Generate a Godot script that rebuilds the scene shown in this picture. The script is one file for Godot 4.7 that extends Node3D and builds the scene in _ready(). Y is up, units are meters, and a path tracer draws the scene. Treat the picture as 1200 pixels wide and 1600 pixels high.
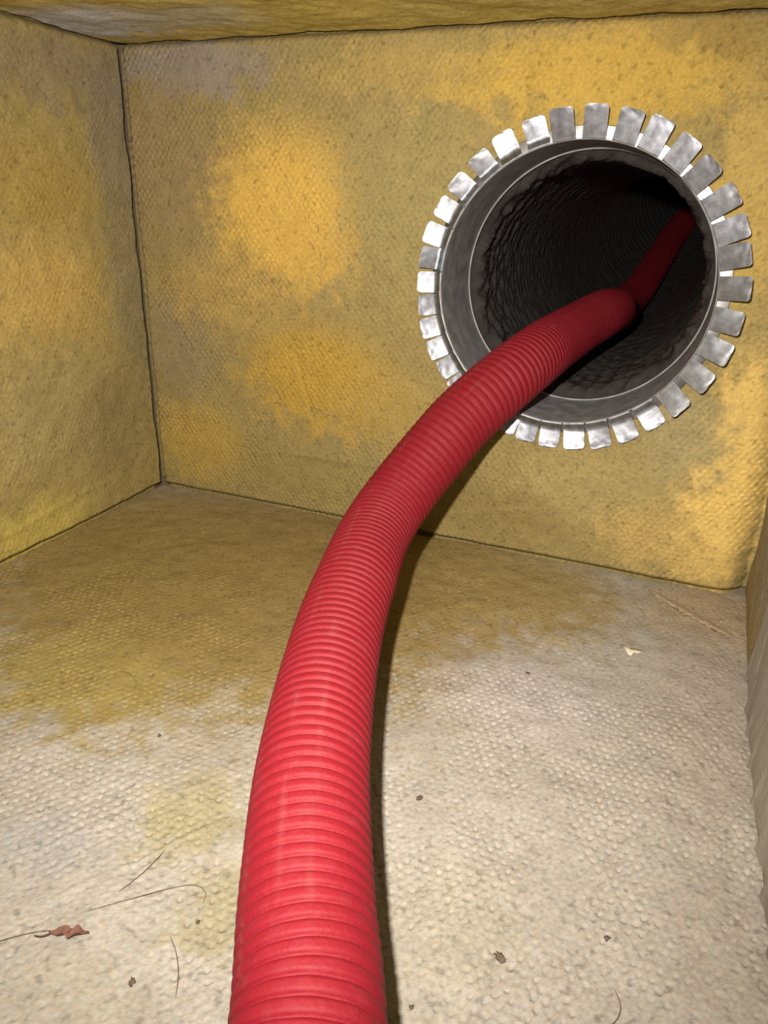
extends Node3D
# Inside of a fibre-lined plenum box: a red ribbed vacuum hose runs over the floor and into a tabbed metal duct collar.
# Metres; the back wall is the plane z = 0, the floor y = 0, the left wall x = 0.

const ROOM_W := 0.838
const ROOM_H := 0.589
const ROOM_D := 1.15
const HOLE := Vector3(0.5931, 0.3328, 0.0)
const HOLE_R := 0.150
const HOSE_R := 0.0372
const HOSE_PITCH := 0.0084

var soft := FastNoiseLite.new()
var fine := FastNoiseLite.new()
var warp := FastNoiseLite.new()
var speck := FastNoiseLite.new()
var rng := RandomNumberGenerator.new()
var fibre_mat: StandardMaterial3D
var tab_mats := []
var used := {}

# Lining tone, from stains, dust, greyer corners and one painted floor highlight: centre, radii, linear colour, strength. The first row is the bare lining.
var back_patches := [
	[0.367, 0.320, 0.001, 0.001, Color(0.247, 0.198, 0.079), 0.00],
	[0.098, 0.562, 0.122, 0.031, Color(0.230, 0.203, 0.170), 0.90],
	[0.052, 0.451, 0.092, 0.098, Color(0.235, 0.180, 0.090), 0.80],
	[0.226, 0.403, 0.101, 0.096, Color(0.487, 0.327, 0.078), 1.00],
	[0.271, 0.352, 0.063, 0.046, Color(0.445, 0.297, 0.074), 0.60],
	[0.269, 0.198, 0.106, 0.070, Color(0.367, 0.244, 0.045), 0.90],
	[0.396, 0.422, 0.087, 0.102, Color(0.253, 0.216, 0.091), 0.80],
	[0.406, 0.550, 0.133, 0.030, Color(0.321, 0.243, 0.082), 0.80],
	[0.597, 0.539, 0.151, 0.045, Color(0.399, 0.279, 0.064), 1.00],
	[0.703, 0.572, 0.056, 0.016, Color(0.252, 0.184, 0.053), 0.80],
	[0.757, 0.419, 0.042, 0.117, Color(0.406, 0.295, 0.086), 0.80],
	[0.792, 0.116, 0.051, 0.115, Color(0.560, 0.405, 0.127), 1.00],
	[0.794, 0.222, 0.028, 0.063, Color(0.526, 0.380, 0.119), 0.90],
	[0.740, 0.177, 0.047, 0.052, Color(0.271, 0.234, 0.115), 0.90],
	[0.520, 0.049, 0.093, 0.048, Color(0.208, 0.163, 0.061), 0.80],
	[0.651, 0.107, 0.097, 0.044, Color(0.305, 0.249, 0.104), 0.70],
	[0.726, 0.054, 0.064, 0.043, Color(0.410, 0.301, 0.105), 0.70],
	[0.073, 0.079, 0.081, 0.062, Color(0.348, 0.250, 0.060), 0.80],
	[0.060, 0.229, 0.056, 0.082, Color(0.219, 0.180, 0.102), 0.80],
	[0.257, 0.053, 0.113, 0.039, Color(0.227, 0.184, 0.068), 0.80],
	[0.372, 0.167, 0.081, 0.053, Color(0.328, 0.236, 0.064), 0.60],
	[0.134, 0.296, 0.102, 0.051, Color(0.341, 0.244, 0.078), 0.70],
]
var left_patches := [
	[0.146, 0.309, 0.001, 0.001, Color(0.281, 0.226, 0.085), 0.00],
	[0.110, 0.546, 0.119, 0.037, Color(0.226, 0.189, 0.109), 0.90],
	[0.023, 0.494, 0.050, 0.088, Color(0.204, 0.179, 0.123), 0.80],
	[0.164, 0.417, 0.086, 0.054, Color(0.297, 0.219, 0.060), 0.70],
	[0.178, 0.304, 0.108, 0.066, Color(0.379, 0.277, 0.087), 0.90],
	[0.021, 0.323, 0.047, 0.166, Color(0.201, 0.177, 0.099), 0.80],
	[0.195, 0.166, 0.101, 0.075, Color(0.285, 0.238, 0.104), 0.70],
	[0.088, 0.121, 0.075, 0.074, Color(0.222, 0.178, 0.081), 0.80],
	[0.248, 0.011, 0.087, 0.050, Color(0.376, 0.308, 0.080), 0.90],
]
var ceiling_patches := [
	[0.389, 0.071, 0.001, 0.003, Color(0.467, 0.393, 0.128), 0.00],
	[0.049, 0.113, 0.101, 0.069, Color(0.466, 0.498, 0.592), 0.95],
	[0.188, 0.108, 0.087, 0.049, Color(0.417, 0.411, 0.353), 0.80],
	[0.332, 0.099, 0.090, 0.053, Color(0.524, 0.437, 0.126), 0.70],
	[0.629, 0.046, 0.109, 0.037, Color(0.419, 0.340, 0.120), 0.60],
]
var floor_patches := [
	[0.666, 0.457, 0.000, 0.001, Color(0.301, 0.288, 0.256), 0.00],
	[0.154, 0.191, 0.278, 0.214, Color(0.250, 0.188, 0.074), 1.00],
	[0.368, 0.068, 0.258, 0.173, Color(0.235, 0.176, 0.076), 1.00],
	[0.269, 0.294, 0.281, 0.176, Color(0.214, 0.164, 0.059), 1.00],
	[0.432, 0.135, 0.189, 0.187, Color(0.223, 0.164, 0.062), 1.00],
	[0.598, 0.101, 0.112, 0.098, Color(0.256, 0.198, 0.081), 0.90],
	[0.248, 0.445, 0.109, 0.069, Color(0.243, 0.194, 0.064), 0.90],
	[0.413, 0.297, 0.085, 0.072, Color(0.210, 0.160, 0.065), 0.70],
	[0.801, 0.062, 0.074, 0.083, Color(0.305, 0.251, 0.171), 0.90],
	[0.795, 0.258, 0.043, 0.147, Color(0.302, 0.265, 0.230), 0.70],
	[0.444, 0.535, 0.039, 0.042, Color(0.246, 0.223, 0.116), 0.70],
	[0.506, 0.594, 0.028, 0.035, Color(0.230, 0.209, 0.106), 0.60],
	[0.364, 0.602, 0.038, 0.028, Color(0.259, 0.258, 0.257), 0.70],
	[0.641, 0.298, 0.077, 0.058, Color(0.360, 0.344, 0.344), 0.60],  # whitish highlight sheen painted into the floor colour
	[0.804, 0.493, 0.033, 0.057, Color(0.266, 0.243, 0.208), 0.60],
	[0.646, 0.548, 0.047, 0.054, Color(0.279, 0.263, 0.206), 0.50],
	[0.466, 0.674, 0.049, 0.026, Color(0.250, 0.238, 0.184), 0.50],
]
# angle of each tab round the collar, lift of its outer end off the wall, sideways twist (all degrees)
var tabs := [[109.4, 17.1, 9.8, -44.0], [99.4, 26.5, 9.4, 26.5], [88.0, 22.7, 4.4, 22.7], [76.6, 19.3, 2.7, 19.3], [66.8, 15.1, 4.1, 15.1], [56.0, 17.2, 1.8, 17.2], [46.0, 22.0, -0.2, 22.0], [34.6, 20.0, -3.7, 20.0], [24.5, 19.4, -4.2, 19.4], [15.7, 25.0, -5.5, 25.0], [4.8, 27.5, -7.1, 27.5], [-6.5, 25.5, -9.4, 25.5], [-17.0, 24.7, -8.3, 24.7], [-28.0, 26.5, -8.4, 26.5], [-39.7, 28.3, -7.1, 28.3], [-50.8, 5.3, -6.0, -25.0], [-61.3, 2.9, -6.2, -25.0], [-71.4, 2.8, -7.8, -25.0], [-81.2, 11.7, -7.8, -25.0], [-91.0, 7.5, -7.2, -25.0], [-100.4, 6.0, -6.8, -25.0], [-109.0, 13.2, -5.4, -44.0], [-117.0, 5.6, -2.3, -44.0], [-126.0, 5.8, -1.2, -44.0], [-135.0, 5.8, 0.6, -44.0], [-143.8, 6.8, 4.2, -44.0], [-152.6, 9.9, 4.2, -44.0], [-161.5, 8.0, 5.8, -44.0], [-170.4, 3.6, 5.7, -44.0], [-179.4, 9.4, 6.0, -44.0], [171.0, 35.7, 7.3, -44.0], [162.3, 8.2, 6.5, -44.0], [152.2, 6.1, 8.0, -44.0], [142.0, 23.8, 10.0, -44.0], [131.0, 24.3, 8.7, -44.0], [121.0, 2.5, 6.7, -44.0]]

var hose_path := [Vector3(0.7200, 0.0400, 1.3000), Vector3(0.7100, 0.0405, 1.1000), Vector3(0.6780, 0.0450, 0.8600), Vector3(0.6475, 0.0550, 0.7550), Vector3(0.6125, 0.0664, 0.6698), Vector3(0.5839, 0.0721, 0.6168), Vector3(0.5451, 0.0800, 0.5351), Vector3(0.5040, 0.0875, 0.4210), Vector3(0.4815, 0.0965, 0.3340), Vector3(0.4600, 0.1130, 0.2050), Vector3(0.4968, 0.1834, 0.1072), Vector3(0.5177, 0.2105, 0.0710), Vector3(0.5381, 0.2322, 0.0258), Vector3(0.5538, 0.2467, -0.0364), Vector3(0.5631, 0.2524, -0.1248), Vector3(0.5764, 0.2570, -0.2378), Vector3(0.5932, 0.2635, -0.3354), Vector3(0.5991, 0.2576, -0.4464), Vector3(0.5945, 0.2420, -0.5780), Vector3(0.5890, 0.2260, -0.7190), Vector3(0.5890, 0.2220, -0.8910), Vector3(0.6010, 0.2420, -1.0920), Vector3(0.6150, 0.2800, -1.3130), Vector3(0.6400, 0.3450, -1.5760), Vector3(0.6900, 0.4400, -1.8500)]

var right_patches := [
	[0.0, 0.0, 0.001, 0.001, Color(0.251, 0.198, 0.099), 0.00],
	[0.12, 0.02, 0.12, 0.05, Color(0.274, 0.213, 0.091), 0.80],
	[0.40, 0.20, 0.30, 0.175, Color(0.281, 0.266, 0.228), 1.00],
	[0.10, 0.26, 0.16, 0.20, Color(0.258, 0.239, 0.205), 0.90],
]

func _ready():
	# ---- camera
	var cam := Camera3D.new()
	cam.name = "camera"
	cam.fov = 70.344
	cam.near = 0.01
	cam.far = 20.0
	add_child(cam)
	cam.position = Vector3(0.7189, 0.4212, 0.8603)
	cam.basis = Basis(Vector3.UP, 0.37923) * Basis(Vector3.RIGHT, -0.40761) * Basis(Vector3.BACK, 0.02945)
	cam.current = true
	# ---- surroundings: a dim room beyond the access opening behind the camera
	var env := Environment.new()
	env.background_mode = Environment.BG_COLOR
	env.background_color = Color(0.08, 0.08, 0.08)
	env.background_energy_multiplier = 1.0
	env.tonemap_mode = Environment.TONE_MAPPER_LINEAR
	env.tonemap_exposure = 1.0
	env.sdfgi_enabled = true
	env.ssao_enabled = true
	env.ssil_enabled = true
	var we := WorldEnvironment.new()
	we.name = "surroundings"
	we.environment = env
	add_child(we)
	# ---- the only lamp: a small torch held beside the camera
	torch(Vector3(0.6605, 0.4841, 0.8543), cam.basis, 1.28)

	soft.seed = 3; soft.frequency = 9.0; soft.fractal_octaves = 3
	fine.seed = 11; fine.frequency = 230.0; fine.fractal_octaves = 2
	warp.seed = 23; warp.frequency = 30.0; warp.fractal_octaves = 4; warp.fractal_gain = 0.6
	speck.seed = 67; speck.frequency = 95.0; speck.fractal_octaves = 3
	rng.seed = 5
	tab_tex = mottle()
	tab_relief = noise_tex(0.018, 3, 52, 256)
	materials()
	lining()
	right_facing()
	collar()
	flexible_duct()
	hose()
	litter()

func torch(at: Vector3, turn: Basis, energy: float):
	var t := Node3D.new()
	t.name = "torch"
	t.set_meta("label", "small round torch held beside the camera")
	t.set_meta("category", "torch")
	add_child(t, true)
	t.position = at
	t.basis = turn
	var body := CylinderMesh.new()
	body.top_radius = 0.009; body.bottom_radius = 0.011; body.height = 0.05
	var bm := StandardMaterial3D.new()
	bm.albedo_color = Color(0.1, 0.1, 0.1); bm.roughness = 0.5
	var b := MeshInstance3D.new()
	b.name = "body"; b.mesh = body; b.material_override = bm
	b.rotation.x = -PI / 2
	b.position = Vector3(0, 0, 0.03)
	t.add_child(b, true)
	var disc := CylinderMesh.new()
	disc.top_radius = 0.004; disc.bottom_radius = 0.004; disc.height = 0.001
	var lm := StandardMaterial3D.new()
	lm.albedo_color = Color(0.9, 0.9, 0.9)
	lm.emission_enabled = true; lm.emission = Color(1.0, 0.945, 0.888); lm.emission_energy_multiplier = 4.0
	var l := MeshInstance3D.new()
	l.name = "lens"; l.mesh = disc; l.material_override = lm
	l.rotation.x = PI / 2
	l.position = Vector3(0, 0, 0.0042)
	t.add_child(l, true)
	var s := SpotLight3D.new()
	s.name = "torch_beam"
	s.light_color = Color(1.0, 0.945, 0.888)
	s.light_energy = energy
	s.light_size = 0.004
	s.spot_angle = 66.0
	s.spot_angle_attenuation = 1.0
	s.spot_range = 8.0
	s.spot_attenuation = 2.0
	s.shadow_enabled = true
	t.add_child(s, true)

# ---------------------------------------------------------------- helpers
func put(called: String, mesh: Mesh, mat: Material, parent: Node = self) -> MeshInstance3D:
	var o := MeshInstance3D.new()
	if parent == self and used.has(called):
		used[called] += 1
		o.name = "%s_%03d" % [called, used[called] - 1]
	else:
		if parent == self:
			used[called] = 1
		o.name = called
	o.mesh = mesh
	if mat:
		o.material_override = mat
	parent.add_child(o, true)
	return o

func tag(o: Node, label: String, category: String, group := ""):
	o.set_meta("label", label)
	o.set_meta("category", category)
	if group != "":
		o.set_meta("group", group)

func grid_mesh(P: PackedVector3Array, C: PackedColorArray, nu: int, nv: int, closed := false, skip := PackedByteArray(), flip := false) -> ArrayMesh:
	# P holds nv rows of nu points; closed joins the last column to the first
	var N := PackedVector3Array()
	N.resize(P.size())
	for j in nv:
		var ja := maxi(j - 1, 0) * nu
		var jb := mini(j + 1, nv - 1) * nu
		for i in nu:
			var ia := (i - 1 + nu) % nu if closed else maxi(i - 1, 0)
			var ib := (i + 1) % nu if closed else mini(i + 1, nu - 1)
			var n := (P[j * nu + ib] - P[j * nu + ia]).cross(P[jb + i] - P[ja + i]).normalized()
			N[j * nu + i] = -n if flip else n
	var I := PackedInt32Array()
	var cols := nu if closed else nu - 1
	I.resize(cols * (nv - 1) * 6)
	var k := 0
	for j in nv - 1:
		for i in cols:
			var a := j * nu + i
			var b := j * nu + (i + 1) % nu
			var c := b + nu
			var d := a + nu
			if skip.size() and (skip[a] or skip[b] or skip[c] or skip[d]):
				continue
			if flip:
				I[k] = a; I[k + 1] = b; I[k + 2] = c; I[k + 3] = a; I[k + 4] = c; I[k + 5] = d
			else:
				I[k] = a; I[k + 1] = c; I[k + 2] = b; I[k + 3] = a; I[k + 4] = d; I[k + 5] = c
			k += 6
	I.resize(k)
	var arr := []
	arr.resize(Mesh.ARRAY_MAX)
	arr[Mesh.ARRAY_VERTEX] = P
	arr[Mesh.ARRAY_NORMAL] = N
	if C.size():
		arr[Mesh.ARRAY_COLOR] = C
	arr[Mesh.ARRAY_INDEX] = I
	var m := ArrayMesh.new()
	m.add_surface_from_arrays(Mesh.PRIMITIVE_TRIANGLES, arr)
	return m

func steps(a: float, b: float, n: int, c := -1.0, n2 := 0) -> PackedFloat32Array:
	var s := PackedFloat32Array()
	for i in n + 1:
		s.append(lerpf(a, b, float(i) / n))
	for i in n2:
		s.append(lerpf(b, c, float(i + 1) / n2))
	return s

func mottle() -> NoiseTexture2D:
	var t := noise_tex(0.02, 3, 51, 256)
	var g := Gradient.new()
	g.set_color(0, Color(0.70, 0.70, 0.71))
	g.set_color(1, Color(1, 1, 1))
	t.color_ramp = g
	return t

func noise_tex(freq: float, oct: int, sd: int, size := 512, normal := false, strength := 6.0) -> NoiseTexture2D:
	var n := FastNoiseLite.new()
	n.seed = sd; n.frequency = freq; n.fractal_octaves = oct
	var t := NoiseTexture2D.new()
	t.width = size; t.height = size; t.seamless = true
	t.noise = n
	t.as_normal_map = normal
	t.bump_strength = strength
	return t

func materials():
	fibre_mat = StandardMaterial3D.new()
	fibre_mat.resource_name = "fibre lining"
	fibre_mat.vertex_color_use_as_albedo = true
	fibre_mat.roughness = 0.85
	fibre_mat.metallic_specular = 0.3
	fibre_mat.uv1_triplanar = true
	fibre_mat.uv1_world_triplanar = true
	fibre_mat.uv1_scale = Vector3(7, 7, 7)
	fibre_mat.heightmap_enabled = true
	fibre_mat.heightmap_scale = 0.03
	fibre_mat.heightmap_texture = noise_tex(0.22, 3, 4)

# ---------------------------------------------------------------- the lined box
func stain(tab: Array, x: float, y: float) -> Color:  # lays every table patch into the colour, the painted floor highlight too
	var c: Color = tab[0][4]
	var w1 := warp.get_noise_2d(x, y)
	var w2 := warp.get_noise_2d(x + 31.7, y - 12.3)
	var g := fine.get_noise_2d(x, y)
	var xx := x + w1 * 0.024
	var yy := y + w2 * 0.024
	for k in range(1, tab.size()):
		var r: Array = tab[k]
		var dx: float = (xx - r[0]) / r[2]
		var dy: float = (yy - r[1]) / r[3]
		var d := dx * dx + dy * dy
		if d < 2.6:
			var a := clampf((1.40 - sqrt(d) + 0.26 * w2 + 0.12 * g) / 0.92, 0.0, 1.0)
			c = c.lerp(r[4], a * a * (3.0 - 2.0 * a) * r[5])
	var grain := 1.0 + 0.20 * g + 0.13 * w1 + rng.randf_range(-0.07, 0.07)
	# dirt specks
	var sp := speck.get_noise_2d(x, y)
	if sp > 0.36:
		grain *= 1.0 - minf((sp - 0.36) * 1.8, 0.32)
	var hue := 1.0 + 0.16 * fine.get_noise_2d(y + 7.0, x * 0.6)
	return Color(c.r * grain, c.g * grain * (0.5 + 0.5 * hue), c.b * grain * hue)

func pits(x: float, y: float, px: float, py: float, deep: float, wide := 0.0025) -> float:
	# staggered rows of pressed pits, faded where the mat was smoothed
	var m := clampf(0.72 + 1.5 * soft.get_noise_2d(x * 0.9 + 5.0, y * 0.9), 0.0, 1.0)
	if m <= 0.01:
		return 0.0
	var wx := x + 0.0032 * warp.get_noise_2d(x * 0.8, y * 0.8)
	var wy := y + 0.0032 * warp.get_noise_2d(x * 0.8 + 9.0, y * 0.8)
	var row := floorf(wy / py)
	var fx := wx / px + (0.5 if int(row) & 1 else 0.0)
	fx = (fx - floorf(fx) - 0.5) * px
	var fy := (wy / py - row - 0.5) * py
	var q := 1.0 - (fx * fx + fy * fy) / (wide * wide)
	if q <= 0.0:
		return 0.0
	var chance := fposmod(sin(row * 12.9898 + floorf(wx / px + (0.5 if int(row) & 1 else 0.0)) * 78.233) * 43758.5, 1.0)
	return -deep * m * q * (0.45 + 0.9 * chance)

func crease(x: float, y: float, list: Array) -> float:
	var h := 0.0
	for c in list:
		var a := Vector2(c[0], c[1])
		var b := Vector2(c[2], c[3])
		var ab := b - a
		var t := clampf((Vector2(x, y) - a).dot(ab) / ab.length_squared(), 0.0, 1.0)
		var d := Vector2(x, y + 0.004 * soft.get_noise_1d(x * 6.0)).distance_to(a + ab * t)
		if d < c[4] * 3.0:
			h += c[5] * exp(-d * d / (c[4] * c[4])) * minf(1.0, 8.0 * t * (1.0 - t) + 0.1)
	return h

func rim(d: float, wide: float, deep: float) -> float:
	# a panel edge that rounds away into the corner joint
	if d >= wide:
		return 0.0
	var t := minf(1.0 - d / wide, 1.45)
	return -deep * t * t

func panel(called: String, O: Vector3, U: Vector3, V: Vector3, us: PackedFloat32Array, vs: PackedFloat32Array, tab: Array, height: Callable, hole := Vector3.ZERO) -> MeshInstance3D:
	var N := U.cross(V)
	var nu := us.size()
	var nv := vs.size()
	var P := PackedVector3Array()
	var C := PackedColorArray()
	var S := PackedByteArray()
	P.resize(nu * nv)
	C.resize(nu * nv)
	if hole.z > 0.0:
		S.resize(nu * nv)
	var k := 0
	for v in vs:
		for u in us:
			P[k] = O + U * u + V * v + N * height.call(u, v)
			C[k] = stain(tab, u, v)
			if hole.z > 0.0 and Vector2(u - hole.x, v - hole.y).length() < hole.z:
				S[k] = 1
			k += 1
	var o := put(called, grid_mesh(P, C, nu, nv, false, S), fibre_mat)
	o.set_meta("kind", "structure")
	return o

func backing(o: Node, lo: Vector3, hi: Vector3):
	var b := BoxMesh.new()
	b.size = hi - lo
	var m := put("board_facing", b, facing_mat(), o)
	m.position = (hi + lo) / 2.0

var _facing: StandardMaterial3D
func facing_mat() -> StandardMaterial3D:
	if _facing == null:
		_facing = StandardMaterial3D.new()
		_facing.albedo_color = Color(0.42, 0.38, 0.31)
		_facing.roughness = 0.7
		_facing.uv1_triplanar = true
		_facing.heightmap_enabled = true
		_facing.heightmap_scale = 0.05
		_facing.heightmap_texture = noise_tex(0.05, 3, 8)
	return _facing

func lining():
	var T := 0.03
	# back wall: u = x, v = y
	var bc := [[0.203, 0.490, 0.44, 0.491, 0.0020, -0.0011], [0.004, 0.278, 0.222, 0.284, 0.0022, -0.0011], [0.205, 0.084, 0.375, 0.086, 0.0035, 0.0013], [0.468, 0.036, 0.62, 0.075, 0.004, 0.001], [0.62, 0.136, 0.71, 0.105, 0.003, -0.001], [0.05, 0.40, 0.07, 0.47, 0.002, -0.0006], [0.24, 0.23, 0.27, 0.13, 0.004, -0.0016], [0.665, 0.082, 0.70, 0.06, 0.003, -0.0009]]
	var hb := func(u, v):
		var h: float = 0.0022 * soft.get_noise_2d(u, v) + 0.00055 * warp.get_noise_2d(u, v) + 0.00022 * fine.get_noise_2d(u, v)
		var seat := smoothstep(HOLE_R + 0.006, HOLE_R + 0.035, Vector2(u - HOLE.x, v - HOLE.y).length())  # pressed flat under the collar
		return (h + pits(u, v, 0.0082, 0.0056, 0.0015) + crease(u, v, bc)) * seat + rim(u, 0.0065, 0.0075) + rim(ROOM_H - v, 0.006, 0.005) + rim(v, 0.006, 0.005) + rim(0.826 - u + 0.004 * soft.get_noise_1d(v * 3.0), 0.022, 0.0085)
	var o := panel("wall_back", Vector3.ZERO, Vector3.RIGHT, Vector3.UP, steps(-0.013, 0.845, 572), steps(-0.010, ROOM_H + 0.010, 406), back_patches, hb, Vector3(HOLE.x, HOLE.y, HOLE_R + 0.001))
	backing(o, Vector3(-T, -T, -T), Vector3(HOLE.x - 0.157, ROOM_H + T, -0.024))
	backing(o, Vector3(HOLE.x + 0.157, -T, -T), Vector3(ROOM_W + T, ROOM_H + T, -0.024))
	backing(o, Vector3(HOLE.x - 0.157, -T, -T), Vector3(HOLE.x + 0.157, HOLE.y - 0.157, -0.024))
	backing(o, Vector3(HOLE.x - 0.157, HOLE.y + 0.157, -T), Vector3(HOLE.x + 0.157, ROOM_H + T, -0.024))
	# left wall: u = -z, v = y
	var lc := [[-0.02, 0.19, -0.30, 0.215, 0.003, -0.0010], [0.0, 0.33, -0.12, 0.335, 0.003, -0.0006], [-0.12, 0.045, -0.33, 0.03, 0.004, 0.0012]]
	var hl := func(u, v):
		var h: float = 0.0030 * soft.get_noise_2d(u + 3.0, v) + 0.0009 * warp.get_noise_2d(u, v + 2.0) + 0.00025 * fine.get_noise_2d(u, v)
		return h + pits(u, v + 3.0, 0.0078, 0.006, 0.0006) + crease(u, v, lc) + rim(-u, 0.0065, 0.0075) + rim(v, 0.006, 0.005) + rim(ROOM_H - v, 0.006, 0.005)
	var turned := []
	for r in left_patches:
		turned.append([-r[0], r[1], r[2], r[3], r[4], r[5]])
	o = panel("wall_left", Vector3.ZERO, Vector3.FORWARD, Vector3.UP, steps(-ROOM_D, -0.40, 60, 0.013, 275), steps(-0.010, ROOM_H + 0.010, 406), turned, hl)
	backing(o, Vector3(-T, -T, -T), Vector3(-0.020, ROOM_H + T, ROOM_D))
	# ceiling: u = x, v = z
	var hc := func(u, v):
		var h: float = 0.003 * soft.get_noise_2d(u + 7.0, v) + 0.0008 * warp.get_noise_2d(u, v + 5.0) + 0.00025 * fine.get_noise_2d(u, v)
		return h + rim(u, 0.006, 0.005) + rim(v, 0.006, 0.005)
	o = panel("ceiling", Vector3(0, ROOM_H, 0), Vector3.RIGHT, Vector3.BACK, steps(-0.012, 0.846, 427), steps(-0.012, 0.30, 156, ROOM_D, 80), ceiling_patches, hc)
	backing(o, Vector3(-T, ROOM_H + 0.018, -T), Vector3(ROOM_W + T, ROOM_H + T, ROOM_D))
	# floor: u = x, v = -z so that the face looks up
	var fc := [[0.581, -0.304, 0.600, -0.46, 0.0012, -0.0011], [0.575, -0.32, 0.585, -0.36, 0.001, -0.0006], [0.37, -0.60, 0.44, -0.50, 0.003, 0.0008], [0.40, -0.64, 0.47, -0.53, 0.0025, 0.0008]]
	var hf := func(u, v):
		var h: float = 0.0028 * soft.get_noise_2d(u + 11.0, v) + 0.0007 * warp.get_noise_2d(u, v + 8.0) + 0.00028 * fine.get_noise_2d(u, v)
		var far := clampf((-v - 0.20) / 0.12, 0.0, 1.0)
		return h + pits(u, v, 0.0080, 0.0066, 0.0005 + 0.0010 * far, 0.0022) + crease(u, v, fc) + rim(u, 0.006, 0.005) + rim(-v, 0.005, 0.004)
	var flip_patches := []
	for r in floor_patches:
		flip_patches.append([r[0], -r[1], r[2], r[3], r[4], r[5]])
	o = panel("floor", Vector3.ZERO, Vector3.RIGHT, Vector3.FORWARD, steps(-0.012, 0.848, 715), steps(-ROOM_D, -0.76, 40, 0.022, 651), flip_patches, hf)
	backing(o, Vector3(-T, -T, -T), Vector3(ROOM_W + T, -0.018, ROOM_D))
	# right wall: u = z, v = y; its foot bulges inwards
	var hr := func(u, v):
		var bulge := 0.008 * smoothstep(0.0, 0.30, u) - 0.003 * smoothstep(0.34, 0.46, u)
		var h: float = 0.002 * soft.get_noise_2d(u + 17.0, v) + 0.0008 * warp.get_noise_2d(u, v + 18.0) + 0.00028 * fine.get_noise_2d(u, v)
		return bulge + h + rim(v, 0.006, 0.004)
	o = panel("wall_right", Vector3(ROOM_W, 0, 0), Vector3.BACK, Vector3.UP, steps(-0.004, 0.75, 377, ROOM_D, 40), steps(-0.004, 0.30, 152, ROOM_H + 0.004, 70), right_patches, hr)
	backing(o, Vector3(ROOM_W + 0.012, -T, -T), Vector3(ROOM_W + T, ROOM_H + T, ROOM_D))
	# front wall with the access opening, behind the camera
	var front := Node3D.new()
	front.name = "wall_front"
	front.set_meta("kind", "structure")
	add_child(front, true)
	for r in [[-T, 0.14, -T, ROOM_H + T], [0.80, ROOM_W + T, -T, ROOM_H + T], [0.14, 0.80, 0.52, ROOM_H + T], [0.14, 0.80, -T, 0.0]]:
		backing(front, Vector3(r[0], r[2], ROOM_D), Vector3(r[1], r[3], ROOM_D + T))

func right_facing():
	# brushed-on grey coating: lapped patches with lifted lower edges, on the foot of the right wall
	var grey := StandardMaterial3D.new()
	grey.resource_name = "grey coating"
	grey.vertex_color_use_as_albedo = true
	grey.roughness = 0.7
	grey.uv1_triplanar = true
	grey.uv1_scale = Vector3(9, 9, 9)
	grey.heightmap_enabled = true
	grey.heightmap_scale = 0.06
	grey.heightmap_texture = noise_tex(0.06, 4, 31)
	var wall := get_node("wall_right")
	for i in 9:
		var z := 0.195 + 0.043 * i + rng.randf_range(-0.005, 0.005)
		var foot := 0.010 + rng.randf_range(-0.003, 0.004)
		var nu := 17
		var nv := 19
		var P := PackedVector3Array()
		var C := PackedColorArray()
		var tone := rng.randf_range(0.9, 1.1)
		var long := rng.randf_range(0.16, 0.24)
		for j in nv:
			for ii in nu:
				var s := float(ii) / (nu - 1)
				var t := float(j) / (nv - 1)
				var zz := z - 0.008 + 0.054 * s + 0.016 * t + 0.004 * warp.get_noise_2d(t * 0.05, i)
				var yy := foot + long * t - 0.010 * (1.0 - s) * (1.0 - t) + 0.004 * warp.get_noise_2d(s * 0.06 + i, t * 0.03)
				var bulge := 0.008 * smoothstep(0.0, 0.30, zz) - 0.003 * smoothstep(0.34, 0.46, zz)
				var lift := 0.0002 + 0.0022 * smoothstep(0.2, 0.0, s) * maxf(1.0 - t * 3.0, 0.0) + 0.0008 * warp.get_noise_2d(zz, yy)
				if ii == 0 or j == 0 or j == nv - 1 or ii == nu - 1:
					lift -= 0.0012 + (0.0004 if ii == nu - 1 else 0.0)
				P.append(Vector3(ROOM_W - bulge - 0.0012 - lift, yy, zz))
				var g := tone * (1.0 + 0.16 * warp.get_noise_2d(zz * 2.0, yy * 2.0) + 0.1 * fine.get_noise_2d(zz, yy))
				C.append(Color(0.28 * g, 0.265 * g, 0.23 * g))
		put("coating_flap", grid_mesh(P, C, nu, nv), grey, wall)

# ---------------------------------------------------------------- collar in the back wall
func lathe(profile: Array, n: int, at: Vector3, jitter := 0.0) -> ArrayMesh:
	var P := PackedVector3Array()
	for p in profile:
		for i in n:
			var a := TAU * i / n
			var r: float = p[0] + jitter * warp.get_noise_2d(cos(a) * 0.2, sin(a) * 0.2 + p[1])
			P.append(at + Vector3(cos(a) * r, sin(a) * r, p[1]))
	return grid_mesh(P, PackedColorArray(), n, profile.size(), true)

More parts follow.
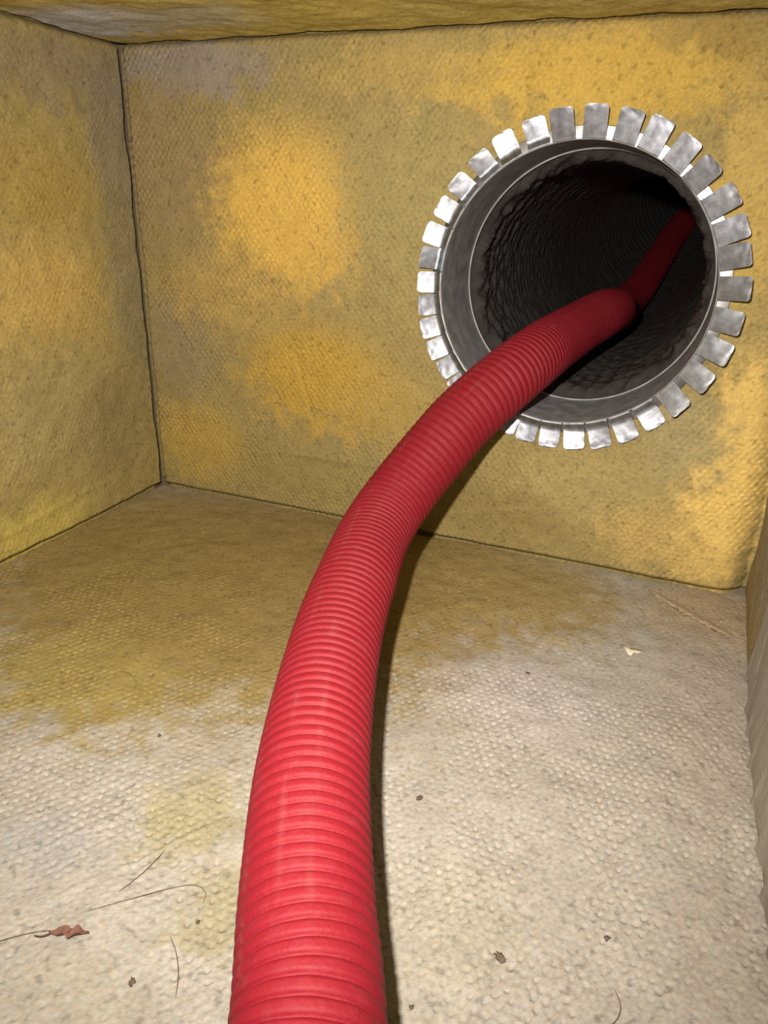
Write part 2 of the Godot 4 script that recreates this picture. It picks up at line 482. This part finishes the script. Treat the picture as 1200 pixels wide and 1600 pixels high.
func collar():
	var c := Node3D.new()
	c.name = "duct_collar"
	add_child(c, true)
	c.position = HOLE
	tag(c, "round galvanised duct collar with bent metal tabs set in the yellow wall", "duct collar")
	var inner := StandardMaterial3D.new()
	inner.resource_name = "dull galvanised sheet"
	inner.albedo_color = Color(0.645, 0.66, 0.675)
	inner.metallic = 0.25
	inner.roughness = 0.5
	inner.uv1_triplanar = true
	inner.uv1_scale = Vector3(9, 9, 9)
	inner.albedo_texture = tab_tex
	put("sleeve", lathe([[0.1506, 0.0085], [0.1506, -0.107], [0.1494, -0.107], [0.1494, -0.060], [0.1494, 0.0], [0.1494, 0.0085], [0.1500, 0.0092], [0.1506, 0.0085]], 180, Vector3.ZERO), inner, c)
	var bead := []
	for i in 9:
		var a := TAU * i / 8.0
		bead.append([0.1487 + 0.0012 * cos(a), -0.1062 + 0.0012 * sin(a)])
	var bright := StandardMaterial3D.new()
	bright.resource_name = "bright galvanised sheet"
	bright.albedo_color = Color(0.74, 0.75, 0.76)
	bright.metallic = 1.0
	bright.roughness = 0.22
	put("end_bead", lathe(bead, 180, Vector3.ZERO), inner, c)
	put("flange_ring", lathe([[0.1507, 0.0012], [0.1507, 0.0020], [0.1630, 0.0020], [0.1638, 0.0014], [0.1638, 0.0004]], 180, Vector3.ZERO), bright, c)
	for k in 4:
		var tm := StandardMaterial3D.new()
		tm.resource_name = "spangled tab metal"
		tm.albedo_color = Color(0.71, 0.74, 0.785)
		tm.metallic = 1.0
		tm.roughness = 0.46
		tm.uv1_triplanar = true
		tm.uv1_scale = Vector3(22, 22, 22)
		tm.uv1_offset = Vector3(0.31, 0.17, 0.53) * k
		tm.albedo_texture = tab_tex
		tm.heightmap_enabled = true
		tm.heightmap_scale = 0.0035
		tm.heightmap_texture = tab_relief
		tab_mats.append(tm)
	# angle of each tab (degrees, anticlockwise from the right) and how far its end was bent up off the wall (degrees)
	for t in tabs:
		var o := put("tab", tab_mesh(t[1], t[2], t[3]), tab_mats[rng.randi() % 4], c)
		o.rotation.z = deg_to_rad(t[0])

var tab_tex: NoiseTexture2D
var tab_relief: NoiseTexture2D

func tab_mesh(lift: float, twist: float, heel: float) -> ArrayMesh:
	# x runs outwards from the collar axis, y across the tab, z off the wall
	var prof := [Vector2(0.1497, 0.0073), Vector2(0.1498, 0.0088), Vector2(0.1503, 0.0096), Vector2(0.1511, 0.0099)]
	var back := Vector2(cos(deg_to_rad(heel)), sin(deg_to_rad(heel)))
	for s in [0.0020, 0.0050, 0.0086]:
		prof.append(Vector2(0.1511, 0.0099) + back * s)
	var dir := Vector2(cos(deg_to_rad(lift)), sin(deg_to_rad(lift)))
	var last: Vector2 = prof[-1]
	var long := 0.0236 * rng.randf_range(0.95, 1.05)
	for s in [0.15, 0.3, 0.45, 0.6, 0.72, 0.84, 0.90, 0.945, 0.975, 0.992, 1.0]:
		prof.append(last + dir * long * s)
	var cols := 9
	var P := PackedVector3Array()
	var corner := 0.0042 * rng.randf_range(0.8, 1.25)
	var sd := rng.randf() * 50.0
	for side in 2:
		for j in prof.size():
			var p: Vector2 = prof[j]
			var rest: float = (prof[-1] - p).length()
			var half := 0.0119
			if rest < corner:
				half -= corner - sqrt(maxf(corner * corner - (corner - rest) * (corner - rest), 0.0))
			for i in cols:
				var e := (float(i) / (cols - 1) * 2.0 - 1.0)
				var y := e * half
				var far := clampf((p.x - 0.157) / 0.02, 0.0, 1.0)
				var dz := 0.0007 * far * soft.get_noise_2d(p.x * 9.0 + sd, y * 9.0) + far * y * tan(deg_to_rad(twist))
				P.append(Vector3(p.x, y, p.y + dz - (0.0007 if side else 0.0)))
	# top sheet, then the underside, joined by the rim
	var nv := prof.size()
	var loop := PackedVector3Array()
	# one closed section per row: across the top, back across the bottom
	for j in nv:
		for i in cols:
			loop.append(P[j * cols + i])
		for i in cols:
			loop.append(P[(nv + j) * cols + cols - 1 - i])
	var st := SurfaceTool.new()
	st.begin(Mesh.PRIMITIVE_TRIANGLES)
	st.set_smooth_group(-1)
	var w := cols * 2
	for j in nv - 1:
		for i in w:
			var a: Vector3 = loop[j * w + i]
			var b: Vector3 = loop[j * w + (i + 1) % w]
			var d: Vector3 = loop[(j + 1) * w + i]
			var cc: Vector3 = loop[(j + 1) * w + (i + 1) % w]
			st.set_smooth_group(0 if i < cols - 1 else 1 if i >= cols and i < w - 1 else 2)
			for v in [a, b, cc, a, cc, d]:
				st.add_vertex(v)
	for e in [0, nv - 1]:
		st.set_smooth_group(3)
		for i in cols - 1:
			var a: Vector3 = loop[e * w + i]
			var b: Vector3 = loop[e * w + i + 1]
			var cc: Vector3 = loop[e * w + w - 2 - i]
			var d: Vector3 = loop[e * w + w - 1 - i]
			for v in ([a, b, cc, a, cc, d] if e else [a, cc, b, a, d, cc]):
				st.add_vertex(v)
	st.generate_normals()
	return st.commit()

# ---------------------------------------------------------------- black flexible duct beyond the collar
func flexible_duct():
	var m := StandardMaterial3D.new()
	m.resource_name = "black film"
	m.albedo_color = Color(0.255, 0.252, 0.25)
	m.roughness = 0.16
	m.metallic_specular = 0.6
	m.uv1_triplanar = true
	m.uv1_scale = Vector3(14, 14, 14)
	m.heightmap_enabled = true
	m.heightmap_scale = 0.12
	m.heightmap_texture = noise_tex(0.016, 4, 77)
	var nu := 200
	var nv := 420
	var P := PackedVector3Array()
	var folds := FastNoiseLite.new()
	folds.seed = 91; folds.frequency = 15.0; folds.fractal_type = FastNoiseLite.FRACTAL_RIDGED; folds.fractal_octaves = 3
	for j in nv:
		var s := 1.9 * j / (nv - 1)
		var bend := maxf(s - 0.75, 0.0)
		var cx := HOLE.x + 0.20 * bend * bend
		var cy := HOLE.y + 0.25 * bend * bend
		var z := -0.092 - s
		for i in nu:
			var a := TAU * i / nu
			var near := exp(-s / 0.10)
			var coil := cos(TAU * (s / 0.024) - a)
			var r := 0.1512 - 0.005 * smoothstep(0.022, 0.05, s) + 0.0016 * coil * smoothstep(0.03, 0.1, s)
			var q := folds.get_noise_3d(cos(a) * 0.15, sin(a) * 0.15, s * 1.2 + 0.08 * sin(a * 2.0))
			r -= (0.0095 * near + 0.0022) * smoothstep(0.018, 0.04, s) * (q + 0.6)
			r += 0.004 * near * smoothstep(0.01, 0.03, s) * soft.get_noise_2d(a * 0.4, s * 3.0)
			P.append(Vector3(cx + cos(a) * r, cy + sin(a) * r, z))
	var hub := P.slice(P.size() - nu)
	var mid := Vector3.ZERO
	for v in hub:
		mid += v / nu
	for i in nu:
		P.append(mid)
	var o := put("flexible_duct", grid_mesh(P, PackedColorArray(), nu, nv + 1, true), m)
	tag(o, "black crinkled flexible duct receding behind the metal collar", "flexible duct")

# ---------------------------------------------------------------- red hose
func hose():
	var c := Curve3D.new()
	c.bake_interval = 0.004
	var pts := hose_path
	for i in pts.size():
		var a: Vector3 = pts[maxi(i - 1, 0)]
		var b: Vector3 = pts[mini(i + 1, pts.size() - 1)]
		var p: Vector3 = pts[i]
		var dirn := (b - a).normalized()
		c.add_point(p, -dirn * p.distance_to(a) / 3.0, dirn * p.distance_to(b) / 3.0)
	var total := c.get_baked_length()
	var per := 12
	var nv := int(total / HOSE_PITCH * per)
	var nu := 72
	var P := PackedVector3Array()
	var C := PackedColorArray()
	P.resize(nu * nv)
	C.resize(nu * nv)
	var up := Vector3(0, 1, 0)
	var dust := FastNoiseLite.new()
	dust.seed = 41; dust.frequency = 60.0; dust.fractal_octaves = 4
	var k := 0
	for j in nv:
		var s := total * j / (nv - 1)
		var p := c.sample_baked(s, true)
		var tn := (c.sample_baked(minf(s + 0.004, total), true) - c.sample_baked(maxf(s - 0.004, 0.0), true)).normalized()
		up = (up - tn * up.dot(tn)).normalized()
		var side := tn.cross(up)
		for i in nu:
			var a := TAU * i / nu
			var ph := s / HOSE_PITCH - a / TAU
			var f := ph - floorf(ph)
			# broad flat ridge, narrow rounded groove
			var g := absf(f - 0.5) * 2.0
			var prof := 1.0 - pow(g, 4.0)
			var wear := 0.5 + 0.5 * dust.get_noise_3d(p.x + cos(a) * 0.04, p.y + sin(a) * 0.04, p.z)
			var r := HOSE_R - 0.0029 * (1.0 - prof) + 0.00035 * (wear - 0.5)
			P[k] = p + (side * cos(a) + up * sin(a)) * r
			var seam := 0.0
			for sa in [1.45, 1.95, 2.6]:
				var w := absf(a - sa - 0.10 * soft.get_noise_1d(s * 0.7 + sa))
				seam = maxf(seam, clampf(1.0 - w / 0.045, 0.0, 1.0) * clampf(0.5 + 2.5 * dust.get_noise_2d(s * 0.35, sa), 0.0, 1.0))
			var scuff := clampf((wear - 0.56) * 3.4, 0.0, 1.0) * prof * 0.16 + 0.30 * seam
			var base := Color(0.185, 0.0056, 0.0145)
			C[k] = base.lerp(Color(0.22, 0.065, 0.064), clampf(scuff, 0.0, 0.8))
			k += 1
	var m := StandardMaterial3D.new()
	m.resource_name = "red hose plastic"
	m.vertex_color_use_as_albedo = true
	m.roughness = 0.68
	m.metallic_specular = 0.42
	m.uv1_triplanar = true
	m.uv1_scale = Vector3(16, 16, 16)
	m.heightmap_enabled = true
	m.heightmap_scale = 0.03
	m.heightmap_texture = noise_tex(0.06, 4, 55, 256)
	var o := put("vacuum_hose", grid_mesh(P, C, nu, nv, true, PackedByteArray(), true), m)
	tag(o, "red ribbed vacuum hose running from the floor into the metal collar", "hose")

# ---------------------------------------------------------------- litter on the floor
func plain(col: Color, rough := 0.8) -> StandardMaterial3D:
	var m := StandardMaterial3D.new()
	m.albedo_color = col
	m.roughness = rough
	m.uv1_triplanar = true
	m.uv1_scale = Vector3(40, 40, 40)
	m.heightmap_enabled = true
	m.heightmap_scale = 0.05
	m.heightmap_texture = crumb_relief
	return m

var crumb_relief: NoiseTexture2D

func strand(path: Array, r: float, wobble: float, sd: float, flat := 1.0) -> ArrayMesh:
	var c := Curve3D.new()
	c.bake_interval = 0.001
	for i in path.size():
		var a: Vector3 = path[maxi(i - 1, 0)]
		var b: Vector3 = path[mini(i + 1, path.size() - 1)]
		var p: Vector3 = path[i]
		var d := (b - a).normalized()
		c.add_point(p, -d * p.distance_to(a) / 3.0, d * p.distance_to(b) / 3.0)
	var total := c.get_baked_length()
	var nv := maxi(int(total / 0.0015), 8)
	var nu := 8
	var P := PackedVector3Array()
	for j in nv:
		var s := total * j / (nv - 1)
		var p := c.sample_baked(s, true)
		var tn := (c.sample_baked(minf(s + 0.002, total), true) - c.sample_baked(maxf(s - 0.002, 0.0), true)).normalized()
		var up := (Vector3.UP - tn * tn.y).normalized()
		var side := tn.cross(up)
		var tip := minf(1.0, 0.25 + 6.0 * minf(s, total - s) / total) if j > 0 and j < nv - 1 else 0.02
		for i in nu:
			var a := TAU * i / nu
			var rr := r * tip * (1.0 + wobble * warp.get_noise_2d(s * 3.0 + sd, a * 0.05))
			P.append(p + side * cos(a) * rr + up * sin(a) * rr * flat)
	return grid_mesh(P, PackedColorArray(), nu, nv, true, PackedByteArray(), true)

func lump(size: Vector3, sd: float, rough: float) -> ArrayMesh:
	var nu := 14
	var nv := 9
	var P := PackedVector3Array()
	for j in nv:
		var b := PI * j / (nv - 1)
		for i in nu:
			var a := TAU * i / nu
			var d := Vector3(sin(b) * cos(a), cos(b), sin(b) * sin(a))
			var r := 1.0 + rough * warp.get_noise_3d(d.x * 0.05 + sd, d.y * 0.05, d.z * 0.05) * 2.0
			P.append(d * size * r * 0.5)
	return grid_mesh(P, PackedColorArray(), nu, nv, true)

func floor_y(x: float, z: float) -> float:
	return 0.0028 * soft.get_noise_2d(x + 11.0, -z) + 0.0007 * warp.get_noise_2d(x, -z + 8.0)

func on_floor(x: float, z: float, up: float) -> Vector3:
	return Vector3(x, floor_y(x, z) + up, z)

func litter():
	crumb_relief = noise_tex(0.05, 3, 71, 128)
	# pale strand of lining by the corner
	var o := put("lining_strand", strand([on_floor(0.732, 0.033, 0.0016), on_floor(0.757, 0.054, 0.0018), on_floor(0.781, 0.074, 0.0016), on_floor(0.806, 0.092, 0.0018), on_floor(0.824, 0.106, 0.0012)], 0.0046, 0.9, 1.0, 0.4), plain(Color(0.57, 0.51, 0.41)))
	tag(o, "pale tan strand of lining lying diagonally on floor by the far corner", "fibre strand")
	# white scrap
	var sm := SurfaceTool.new()
	sm.begin(Mesh.PRIMITIVE_TRIANGLES)
	var scrap := [[-0.010, -0.006], [-0.003, -0.0028], [0.004, -0.0014], [0.011, -0.0018], [0.0115, 0.0005], [0.006, 0.0022], [0.0005, 0.0024], [-0.003, 0.0058], [-0.0065, 0.0048], [-0.0075, 0.001]]
	for lid in [1, 0]:
		for i in scrap.size():
			var a = scrap[i]
			var b = scrap[(i + 1) % scrap.size()]
			var y: float = 0.0012 * lid
			var pa := Vector3(a[0], y + 0.0010 * lid * sin(a[0] * 400.0), a[1])
			var pb := Vector3(b[0], y + 0.0010 * lid * sin(b[0] * 400.0), b[1])
			var m := Vector3(-0.001, y + 0.0006 * lid, 0.0008)
			for v in ([m, pa, pb] if lid else [m, pb, pa]):
				sm.add_vertex(v)
			if lid:
				var qa := Vector3(a[0], 0, a[1])
				var qb := Vector3(b[0], 0, b[1])
				for v in [pa, qa, qb, pa, qb, pb]:
					sm.add_vertex(v)
	sm.set_smooth_group(-1)
	sm.generate_normals()
	o = put("paper_scrap", sm.commit(), plain(Color(0.80, 0.77, 0.69)))
	o.position = on_floor(0.726, 0.179, 0.0006)
	o.rotation.y = 0.25
	o.scale = Vector3(0.9, 1.0, 1.5)
	tag(o, "small torn white scrap lying on the floor below the collar", "scrap")
	# shrivelled reddish leaf
	var leaf := Node3D.new()
	leaf.name = "dried_leaf"
	add_child(leaf, true)
	leaf.position = on_floor(0.435, 0.647, 0.001)
	leaf.rotation.y = 0.42
	tag(leaf, "shrivelled reddish brown leaf fragment on the pale floor left of hose", "leaf")
	var P := PackedVector3Array()
	for j in 7:
		for i in 15:
			var s := i / 14.0
			var t := j / 6.0 * 2.0 - 1.0
			var wide := 0.0032 * sin(PI * clampf(s * 0.95 + 0.03, 0.0, 1.0)) * (1.0 + 0.35 * sin(s * 23.0 + t * 2.0))
			P.append(Vector3((s - 0.5) * 0.024, 0.0008 + 0.0026 * absf(t) + 0.0016 * sin(s * 15.0 + t * 3.0), t * wide))
	put("blade", grid_mesh(P, PackedColorArray(), 15, 7), plain(Color(0.41, 0.28, 0.235)), leaf)
	put("stalk", strand([Vector3(-0.011, 0.001, 0.0), Vector3(-0.016, 0.0014, 0.002), Vector3(-0.021, 0.001, 0.001)], 0.0005, 0.4, 2.0), plain(Color(0.30, 0.22, 0.16)), leaf)
	# loose hairs
	var hair := plain(Color(0.35, 0.29, 0.23), 0.6)
	var hairs := [
		[[[0.431, 0.632], [0.452, 0.612], [0.470, 0.594], [0.483, 0.586], [0.4925, 0.588], [0.496, 0.596]], "long dark hair curving from the reddish leaf towards the hose"],
		[[[0.447, 0.570], [0.4455, 0.590], [0.442, 0.612]], "short dark hair crossing the long curved hair near the leaf"],
		[[[0.489, 0.621], [0.500, 0.629], [0.510, 0.640], [0.517, 0.652]], "fine dark hair beside the hose below the yellow stain"],
		[[[0.397, 0.668], [0.412, 0.655], [0.424, 0.648]], "short dark hair just left of the reddish leaf"],
		[[[0.747, 0.545], [0.752, 0.556], [0.749, 0.567], [0.741, 0.572]], "small hooked dark hair on the floor right of the hose"],
	]
	for h in hairs:
		var path := []
		for p in h[0]:
			path.append(on_floor(p[0], p[1], 0.0012))
		o = put("loose_hair", strand(path, 0.00024, 0.3, 5.0), hair)
		tag(o, h[1], "hair", "loose hairs on the floor")
	# dirt crumbs
	var dark := plain(Color(0.35, 0.30, 0.25))
	var crumbs := [
		[0.635, 0.259, 0.0055, "dark dirt crumb on the pale floor below the collar"],
		[0.593, 0.454, 0.0065, "flat grey dirt crumb beside the hose shadow at mid floor"],
		[0.681, 0.554, 0.0075, "largest dark dirt crumb right of the hose near the viewer"],
		[0.740, 0.514, 0.0050, "dark dirt crumb on the dimpled floor towards the right wall"],
		[0.488, 0.654, 0.0050, "dark dirt crumb on the floor below the reddish leaf"],
		[0.831, 0.064, 0.0030, "tiny black dirt crumb in the far right floor corner"],
		[0.572, 0.311, 0.0028, "tiny dark dirt crumb beside the fine floor crack"],
		[0.369, 0.478, 0.0040, "small dark dirt crumb far left of the hose"],
		[0.642, 0.603, 0.0040, "small dark dirt crumb beside the hose shadow at the bottom"],
		[0.500, 0.607, 0.0035, "small dark dirt crumb on the yellow stain beside the hose"],
	]
	for i in crumbs.size():
		var q: Array = crumbs[i]
		o = put("dirt_crumb", lump(Vector3(q[2], q[2] * 0.4, q[2] * 0.7) * 0.8, i * 3.1, 0.8), dark)
		o.position = on_floor(q[0], q[1], q[2] * 0.1)
		o.rotation.y = i * 1.3
		tag(o, q[3], "dirt crumb", "dirt crumbs on the floor")
